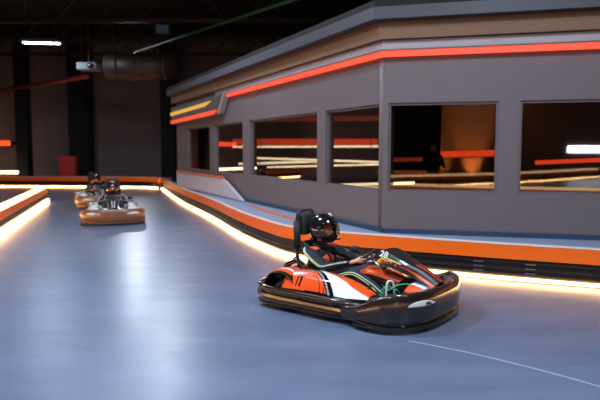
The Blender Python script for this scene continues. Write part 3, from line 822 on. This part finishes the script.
    bm = bmesh.new()
    for k in range(7): box(bm, (-.42,.43,.33+.018*k), (.20-.006*k,.16,.008))
    obj('cooling_fins', bm, M['rim'], e)
    bm = bmesh.new(); tube(bm, [(-.45,.52,.25),(-.55,.55,.3),(-.7,.45,.28),(-.82,.2,.24),(-.84,-.05,.22)], .035, 12, smooth=5); obj('exhaust', bm, M['steel'], e, smooth=True)
    bm = bmesh.new(); lathe(bm, [(.02,0),(.055,.01),(.055,.10),(.04,.12)], (-.30,.42,.46), 'Z', 16); obj('air_filter', bm, M['black_matte'], e, smooth=True)
    bm = bmesh.new(); tube(bm, [(-.74,-.28,.22),(-.76,-.30,.34),(-.62,-.28,.42),(-.5,-.30,.38),(-.42,-.33,.40)], .03, 10, smooth=5); obj('cooling_hose', bm, M['black_gloss'], root, smooth=True)
    # steering
    sw = Vector((.135,0,.555)); ax = Vector((-.78,0,.62)).normalized()   # wheel faces the driver
    X = Vector((0,1,0)); Y = ax.cross(X)
    bm = bmesh.new(); tube(bm, [sw+(X*math.cos(a)+Y*math.sin(a))*.145*(1-.12*(math.sin(a) > .8)) for a in [2*PI*k/36 for k in range(36)]], .0155, 10, closed=True)
    stw = obj('steering_wheel', bm, M['black_matte'], root, smooth=True)
    bm = bmesh.new()
    for a in (0,PI,-PI/2): tube(bm, [sw-ax*.01, sw+(X*math.cos(a)+Y*math.sin(a))*.14], .011, 8)
    lathe_c = bm; tube(bm, [sw-ax*.03, sw+ax*.012], .04, 16); obj('wheel_spokes', bm, M['rim'], stw, smooth=True)
    bm = bmesh.new()
    tube(bm, [sw, sw-ax*.48], .011, 8); obj('steering_column', bm, M['steel'], root, smooth=True)
    # display and buttons on top of column
    bm = bmesh.new(); box(bm, sw+ax*.02, (.05,.09,.03), rot=Matrix((ax.cross(X),X,ax)).transposed().to_4x4(), bev=.005); obj('display', bm, M['black_gloss'], stw)
    # pedals
    for s in (-1,1):
        bm = bmesh.new(); tube(bm, [(.60,.13*s,.07),(.64,.13*s,.22)], .010, 8); box(bm, (.635,.13*s,.215), (.015,.08,.06), bev=.004)
        obj('pedal', bm, M['steel'], root)
    # front stub axles
    for s in (-1,1):
        bm = bmesh.new(); tube(bm, [(.48,.2*s,.10),(.50,.40*s,.128)], .014, 8); tube(bm, [(.5,.38*s,.07),(.5,.38*s,.2)], .016, 8); tube(bm, [(.40,.02*s,.16),(.44,.38*s,.15)], .008, 8); obj('stub_axle', bm, M['steel'], root, smooth=True)
    # white hoop bracket near foot
    bm = bmesh.new(); tube(bm, [(.52,-.33,.16),(.53,-.33,.31),(.54,-.30,.345),(.56,-.26,.32),(.57,-.24,.2)], .011, 8, smooth=4); obj('brake_hose', bm, M['white'], root, smooth=True)
    bm = bmesh.new(); tube(bm, [(.48,-.34,.20),(.51,-.34,.272),(.55,-.32,.262),(.60,-.29,.290),(.66,-.25,.312),(.72,-.20,.30),(.74,-.18,.20)], .008, 8, smooth=4)
    tube(bm, [(.47,-.35,.24),(.51,-.34,.283),(.55,-.31,.285),(.60,-.29,.27),(.64,-.27,.25)], .006, 8, smooth=4)
    tag(obj('throttle_cable', bm, M['green'], root, smooth=True), label='bright green cable')
    return root

kart = make_kart(); warp_tree(kart, ('wheel','rear_axle','stub_axle'))

# ------------------------------------------------------------ DRIVER
def capsule(bm, a, b, ra, rb, seg=14):
    a, b = Vector(a), Vector(b); t = (b-a).normalized(); up = t.orthogonal().normalized(); sd = t.cross(up); rings = []
    L = (b-a).length
    for k in range(1,5):
        f = k/4*PI/2; rings.append((a-t*ra*math.cos(f), ra*math.sin(f)))
    for k in range(1,4): rings.append((a+t*L*k/4, ra+(rb-ra)*k/4))
    for k in range(4,0,-1):
        f = k/4*PI/2; rings.append((b+t*rb*math.cos(f), rb*math.sin(f)))
    grid(bm, [[c+(up*math.cos(x)+sd*math.sin(x))*r for x in [2*PI*j/seg for j in range(seg)]] for c,r in rings])
def ell(bm, c, s, rot=None):
    mtx = Matrix.Translation(c) @ (rot or Matrix()) @ Matrix.Diagonal((*s,1))
    bmesh.ops.create_uvsphere(bm, u_segments=24, v_segments=16, radius=1, matrix=mtx)
def make_driver():
    root = empty('kart_driver', (0,0,0))
    bm = bmesh.new()
    # torso
    ell(bm, (-.37,0,.20), (.15,.17,.11)); ell(bm, (-.43,0,.33), (.12,.155,.14)); ell(bm, (-.47,0,.47), (.125,.175,.14)); ell(bm, (-.49,0,.58), (.11,.19,.10))
    capsule(bm, (-.49,-.15,.63), (-.49,.15,.63), .075,.075)
    capsule(bm, (-.49,0,.64), (-.455,0,.78), .06,.055)
    # head with face
    ell(bm, (-.445,0,.885), (.098,.078,.118)); ell(bm, (-.40,0,.83), (.06,.055,.06))
    capsule(bm, (-.350,0,.89), (-.330,0,.862), .010,.016)       # nose
    ell(bm, (-.347,0,.822), (.014,.024,.008)); ell(bm, (-.352,0,.912), (.018,.06,.012))
    for s in (-1,1): ell(bm, (-.45,.078*s,.875), (.02,.012,.03))
    for s in (-1,1):
        sh = (-.48,.205*s,.62); el = (-.22,.305*s,.44); wr = (.04,.185*s,.545)
        capsule(bm, sh, el, .082,.062); capsule(bm, el, wr, .060,.036)
        # palm at wheel rim (rim at y=.145)
        h = Vector((.02,.155*s,.565)); capsule(bm, wr, (.08,.157*s,.565), .030,.034)
        ell(bm, (.09,.150*s,.575), (.045,.022,.038), Matrix.Rotation(-.3,4,'Y'))
        # fingers curling round the rim
        for k in range(4):
            o = Vector((.120-.010*k,0,.603-.023*k)); b0 = Vector((0,.158*s,0))+o
            p1 = b0+Vector((.034,-.004*s,.004)); p2 = p1+Vector((.014,-.026*s,-.002)); p3 = p2+Vector((-.010,-.020*s,-.004))
            r = .0105 if k < 3 else .009
            capsule(bm, b0, p1, r+.001, r, 8); capsule(bm, p1, p2, r, r*.92, 8); capsule(bm, p2, p3, r*.92, r*.8, 8)
        t0 = Vector((.08,.140*s,.600)); t1 = t0+Vector((.010,-.022*s,.020)); t2 = t1+Vector((.016,-.016*s,.004))
        capsule(bm, t0, t1, .013,.012, 8); capsule(bm, t1, t2, .012,.010, 8)
        # legs
        hip = (-.34,.10*s,.19); kn = (.10,.235*s,.385); an = (.47,.20*s,.16)
        if s > 0: kn = (.08,.22,.39)
        capsule(bm, hip, kn, .095,.068); capsule(bm, kn, an, .066,.046)
        capsule(bm, an, (.56,.19*s,.13), .038,.034)
    me = bpy.data.meshes.new('body'); bm.to_mesh(me); bm.free()
    o = bpy.data.objects.new('body_tmp', me); COL.objects.link(o)
    r = o.modifiers.new('r','REMESH'); r.mode = 'VOXEL'; r.voxel_size = .0065
    sm = o.modifiers.new('s','SMOOTH'); sm.factor = .5; sm.iterations = 3
    bpy.context.view_layer.update()
    me2 = bpy.data.meshes.new_from_object(o.evaluated_get(bpy.context.evaluated_depsgraph_get()))
    bpy.data.objects.remove(o)
    # cloth folds
    from mathutils import noise as nz
    nrm = [v.normal.copy() for v in me2.vertices]; cos = [v.co.copy() for v in me2.vertices]; flat = []
    for p, nn_ in zip(cos, nrm):
        leg = p.z < .5 and p.x > -.3
        skin = (p.z > .76) or (p.x > .035 and p.z > .49 and abs(p.y) > .08)
        q = p
        if not skin:
            f = nz.noise(p*14)+.5*nz.noise(p*30)
            q = p + nn_*(.009*f)
        flat += [q.x, q.y, warp(q.z, WD)]
    def kind(c):
        c = Vector(c)
        if c.z > .745 and c.x > -.60 and abs(c.y) < .12: return 2
        if c.x > .035 and c.z > .49 and abs(c.y) > .08: return 2
        # lower body
        if c.z < .30 + max(0, c.x+.30)*.3 or (c.x > -.20 and c.z < .47): 
            if c.x > -.30 or c.z < .25: 
                # upper body elbow region is outside
                if abs(c.y) > .24 and c.z > .36 and c.x < -.12: return 0
                return 1
        if c.z > .665 and .10 < abs(c.y) < .19 and c.x > -.50: return 3
        if .44 < c.z < .60 and c.x > -.38 and .03 < abs(c.y) < .12: return 3
        return 0
    idx = [kind(sum((cos[i] for i in p.vertices), Vector())/len(p.vertices)) for p in me2.polygons]
    me2.vertices.foreach_set('co', flat); me2.polygons.foreach_set('material_index', idx); me2.update()
    body = link(me2, 'body', [M['suit'],M['trouser'],M['skin'],M['patch']], root)
    me2.name = 'body'; body['warped'] = 1
    # piping on arms and legs
    for s in (-1,1):
        for (mt, dz) in (('pipe_y',0),('pipe_w',.024)):
            bm = bmesh.new()
            pts = [(-.53,.240*s,.695),(-.49,.287*s,.635),(-.40,.330*s,.565),(-.29,.365*s,.485),(-.215,.368*s,.455),(-.12,.320*s,.498),(.0,.240*s,.54)]
            pts = [(x+dz*.55, y+.001*s, z+dz*.75) for x,y,z in pts]
            tube(bm, pts, .0052, 6, smooth=4); obj('sleeve_piping', bm, M[mt], root, smooth=True)
        for (mt, dz) in (('pipe_y',0),('pipe_w',.026)):
            bm = bmesh.new()
            pts = [(-.22,.222*s,.27),(-.05,.278*s,.345),(.08,.307*s,.395),(.16,.298*s,.38),(.30,.270*s,.285),(.42,.248*s,.20)]
            pts = [(x+dz*.3, y-.004*s, z+dz) for x,y,z in pts]
            tube(bm, pts, .006, 6, smooth=4); obj('trouser_piping', bm, M[mt], root, smooth=True)
    # shoes
    for s in (-1,1):
        bm = bmesh.new(); y = .19*s
        rings = []
        for (x,w,h,z) in ((.46,.028,.05,.115),(.48,.038,.085,.105),(.53,.040,.085,.105),(.58,.043,.075,.12),(.64,.046,.06,.145),(.69,.044,.05,.165),(.725,.030,.035,.175),(.74,.012,.015,.18)):
            rings.append([(x, y+w*math.cos(a), z+ (h if math.sin(a)>0 else h*.45)*math.sin(a)) for a in [2*PI*k/16 for k in range(16)]])
        grid(bm, rings); sh = obj('shoe', bm, M['shoe'], root, smooth=True)
        bm = bmesh.new(); tube(bm, [(.465,y,.075),(.53,y,.072),(.60,y,.09),(.68,y,.118),(.735,y,.155)], [.02,.036,.04,.038,.02], 10, smooth=3)
        for v in bm.verts: pass
        obj('sole', bm, M['sole'], sh, smooth=True)
        bm = bmesh.new()
        for k in range(5):
            x = .545+.022*k; z = .198+.004*k-.0004*k; zz = .19+.006*k
            tube(bm, [(x,y-.042,zz-.02),(x+.012,y,zz+.012),(x+.02,y+.042,zz-.02)], .006, 6, smooth=3)
        tube(bm, [(.55,y,.205),(.53,y-.05*1,.235),(.50,y-.06,.20)], .006, 6, smooth=4); tube(bm, [(.55,y,.205),(.58,y-.05,.24),(.62,y-.075,.21)], .006, 6, smooth=4)
        obj('laces', bm, M['green'], sh, smooth=True)
    # helmet
    hc = Vector((-.440,0,.895)); bm = bmesh.new()
    def hel(th, ph, k=1.0):
        # th azimuth (0 = forward +x), ph elevation
        x = math.cos(ph)*math.cos(th); y = math.cos(ph)*math.sin(th); z = math.sin(ph)
        rx, ry, rz = .175,.147,.168
        if x > 0 and z < .1: rx = .175+.025*max(0,math.cos(th))*min(1,(.1-z)*2.2)
        if z < 0: rz = .178
        return hc+Vector((x*rx*k, y*ry*k, z*rz*k))
    NT, NP = 64, 36; phs = [-.98+(PI/2-.001+.98)*j/NP for j in range(NP+1)]; ths = [2*PI*i/NT for i in range(NT)]
    V = [[bm.verts.new(hel(t,p)) for t in ths] for p in phs]
    for j in range(NP):
        for i in range(NT):
            t = ths[i]+PI/NT; t = t-2*PI if t > PI else t; p = (phs[j]+phs[j+1])/2
            if abs(t) < 1.12 and -.36+.10*abs(t) < p < .36: continue
            f = bm.faces.new((V[j][i],V[j][(i+1)%NT],V[j+1][(i+1)%NT],V[j+1][i]))
    he = obj('helmet', bm, M['helmet'], root, smooth=True)
    so = he.modifiers.new('thick','SOLIDIFY'); so.thickness = .022; so.offset = -1
    bm = bmesh.new(); rows = []
    for j in range(11):
        p = -.38+.10*0+(.78)*j/10; rows.append([hel(-1.2+2.4*i/30, p+(.0), 1.012) for i in range(31)])
    grid(bm, rows, closed=False); vi = obj('visor', bm, M['visor'], he, smooth=True)
    so = vi.modifiers.new('thick','SOLIDIFY'); so.thickness = .002
    for s in (-1,1):
        bm = bmesh.new(); lathe(bm, [(.004,.006),(.024,.005),(.026,-.004)], (-.405,0,.91), 'Y', 18)
        for v in bm.verts: v.co.y = s*(.143+ (v.co.y))
        obj('visor_hinge', bm, M['black_matte'], he, smooth=True)
    bm = bmesh.new(); box(bm, (-.254,0,.79), (.02,.07,.016), bev=.004); obj('chin_vent', bm, M['black_matte'], he)
    bm = bmesh.new(); box(bm, (-.355,.0,1.052), (.045,.03,.008), bev=.003, rot=Matrix.Rotation(.55,4,'Y')); obj('white_crown_mark', bm, M['pipe_w'], he)
    # neck collar of the suit
    bm = bmesh.new(); tube(bm, [(-.475+.072*math.cos(a),.078*math.sin(a),.70-.01*math.cos(a)) for a in [2*PI*k/20 for k in range(20)]], .018, 8, closed=True); obj('suit_collar', bm, M['suit'], root, smooth=True)
    return root
driver = make_driver(); warp_tree(driver, (), WD)

KS = 1.0
def place(o, x, y, rz, sc=1.0):
    o.location = (x,y,0); o.rotation_euler = (0,0,rz); o.scale = (sc,)*3
TH = -math.radians(37)
place(kart, .65, 6.42, TH, 1.03); place(driver, .65, 6.42, TH, 1.07)
tag(kart, 'orange, black and white racing kart numbered 28 in the foreground, cornering towards the right', 'kart', 'racing karts on the indoor track')
tag(driver, 'driver in black suit with yellow and white piping and black helmet, steering the foreground kart', 'person', 'kart drivers')
mA = {'kart_orange': M['white'], 'kart_slate': M['patch'], 'black_plastic': mat('bumper_tan', (.22,.09,.035), .3, coat=.3, noise=.2)}
mB = dict(mA); mB['kart_yellow'] = M['yellow']
a = copy_tree(kart, None, mA); place(a, -4.62, 14.35, math.radians(-72))
tag(a, 'white and red kart with tan bumpers, nearer of the two distant karts', 'kart', 'racing karts on the indoor track')
d = copy_tree(driver, None, None); place(d, -4.62, 14.35, math.radians(-72)); tag(d, 'helmeted driver in dark suit sitting in the nearer of the two distant karts', 'person', 'kart drivers')
a = copy_tree(kart, None, {'kart_slate': M['yellow'], 'kart_orange': M['white'], 'black_plastic': mA['black_plastic']}); place(a, -6.35, 18.3, math.radians(-62))
tag(a, 'white and yellow-green kart farthest away, half hidden behind another kart', 'kart', 'racing karts on the indoor track')
d = copy_tree(driver, None, None); place(d, -6.35, 18.3, math.radians(-62)); tag(d, 'helmeted driver sitting in the farthest kart beside the far barrier', 'person', 'kart drivers')

# ------------------------------------------------------------ person inside the building
def make_person():
    root = empty('standing_person', (0,0,0))
    bm = bmesh.new()
    capsule(bm, (0,0,.95), (0,0,1.12), .15,.14); ell(bm, (0,0,1.28), (.19,.12,.17)); capsule(bm, (-.15,0,1.42), (.15,0,1.42), .06,.06)
    capsule(bm, (0,0,1.45), (0,0,1.55), .05,.05); ell(bm, (0,-.01,1.63), (.075,.095,.115)); capsule(bm, (0,-.10,1.62), (0,-.112,1.605), .01,.014)
    for s in (-1,1):
        capsule(bm, (.09*s,0,.92), (.11*s,0,.5), .09,.06); capsule(bm, (.11*s,0,.5), (.12*s,.02,.1), .058,.042); capsule(bm, (.12*s,.02,.06), (.13*s,-.14,.045), .045,.04)
        capsule(bm, (.19*s,0,1.40), (.27*s,.02,1.15), .05,.04); capsule(bm, (.27*s,.02,1.15), (.10*s,-.22,1.32), .038,.028)
        ell(bm, (.075*s,-.26,1.36), (.03,.02,.045))
        for k in range(4): capsule(bm, (.06*s,-.27,1.33+.02*k), (.02*s,-.29,1.34+.02*k), .01,.008, 8)
        capsule(bm, (.06*s,-.26,1.39), (.05*s,-.28,1.42), .011,.009, 8)
    me = bpy.data.meshes.new('b'); bm.to_mesh(me); bm.free(); o = bpy.data.objects.new('tmp', me); COL.objects.link(o)
    r = o.modifiers.new('r','REMESH'); r.mode = 'VOXEL'; r.voxel_size = .011
    s_ = o.modifiers.new('s','SMOOTH'); s_.iterations = 3
    bpy.context.view_layer.update(); me2 = bpy.data.meshes.new_from_object(o.evaluated_get(bpy.context.evaluated_depsgraph_get())); bpy.data.objects.remove(o)
    link(me2, 'body', [M['suit'],M['skin']], root)
    for p in me2.polygons:
        c = p.center; p.material_index = 1 if (c.z > 1.52 and c.y < .03) or (c.y < -.23 and c.z > 1.25) else 0
    bm = bmesh.new(); ell(bm, (0,.012,1.665), (.083,.10,.10)); 
    for v in list(bm.verts):
        if v.co.z < 1.60: v.co.z = 1.60
    obj('hair', bm, M['lining'], root, smooth=True)
    return root
pp = make_person(); pp.location = (2.55,11.2,.52); pp.scale = (.78,.78,.78); tag(pp, 'dark-clothed person standing with raised hands inside the corner window', 'person')

# scuff line on the floor
bm = bmesh.new()
SC = catmull([(1.0,5.25,0),(1.5,4.9,0),(2.0,4.45,0),(2.35,4.05,0),(2.6,3.7,0)], 8)
band(bm, SC, 0, .014, .0, .002); o = obj('floor_scuff', bm, M['scuff']); tag(o, 'thin pale scuff line on the floor in front of the kart', 'floor mark')

# ------------------------------------------------------------ light, camera
w = bpy.data.worlds.new('World'); S.world = w; w.use_nodes = True
w.node_tree.nodes['Background'].inputs[0].default_value = (.02,.02,.025,1); w.node_tree.nodes['Background'].inputs[1].default_value = .3
cam = bpy.data.cameras.new('Camera'); co = bpy.data.objects.new('Camera', cam); COL.objects.link(co)
cam.sensor_width = 36; cam.lens = 35; co.location = (0,0,1.75); co.rotation_euler = (PI/2-math.atan(50/583.3),0,0)
cam.clip_end = 200
cam.dof.use_dof = True; cam.dof.focus_distance = 6.2; cam.dof.aperture_fstop = 1.2
S.camera = co
S.view_settings.view_transform = 'Standard'; S.view_settings.look = 'None'; S.view_settings.gamma = 1; S.view_settings.exposure = 0
S.view_settings.use_curve_mapping = False
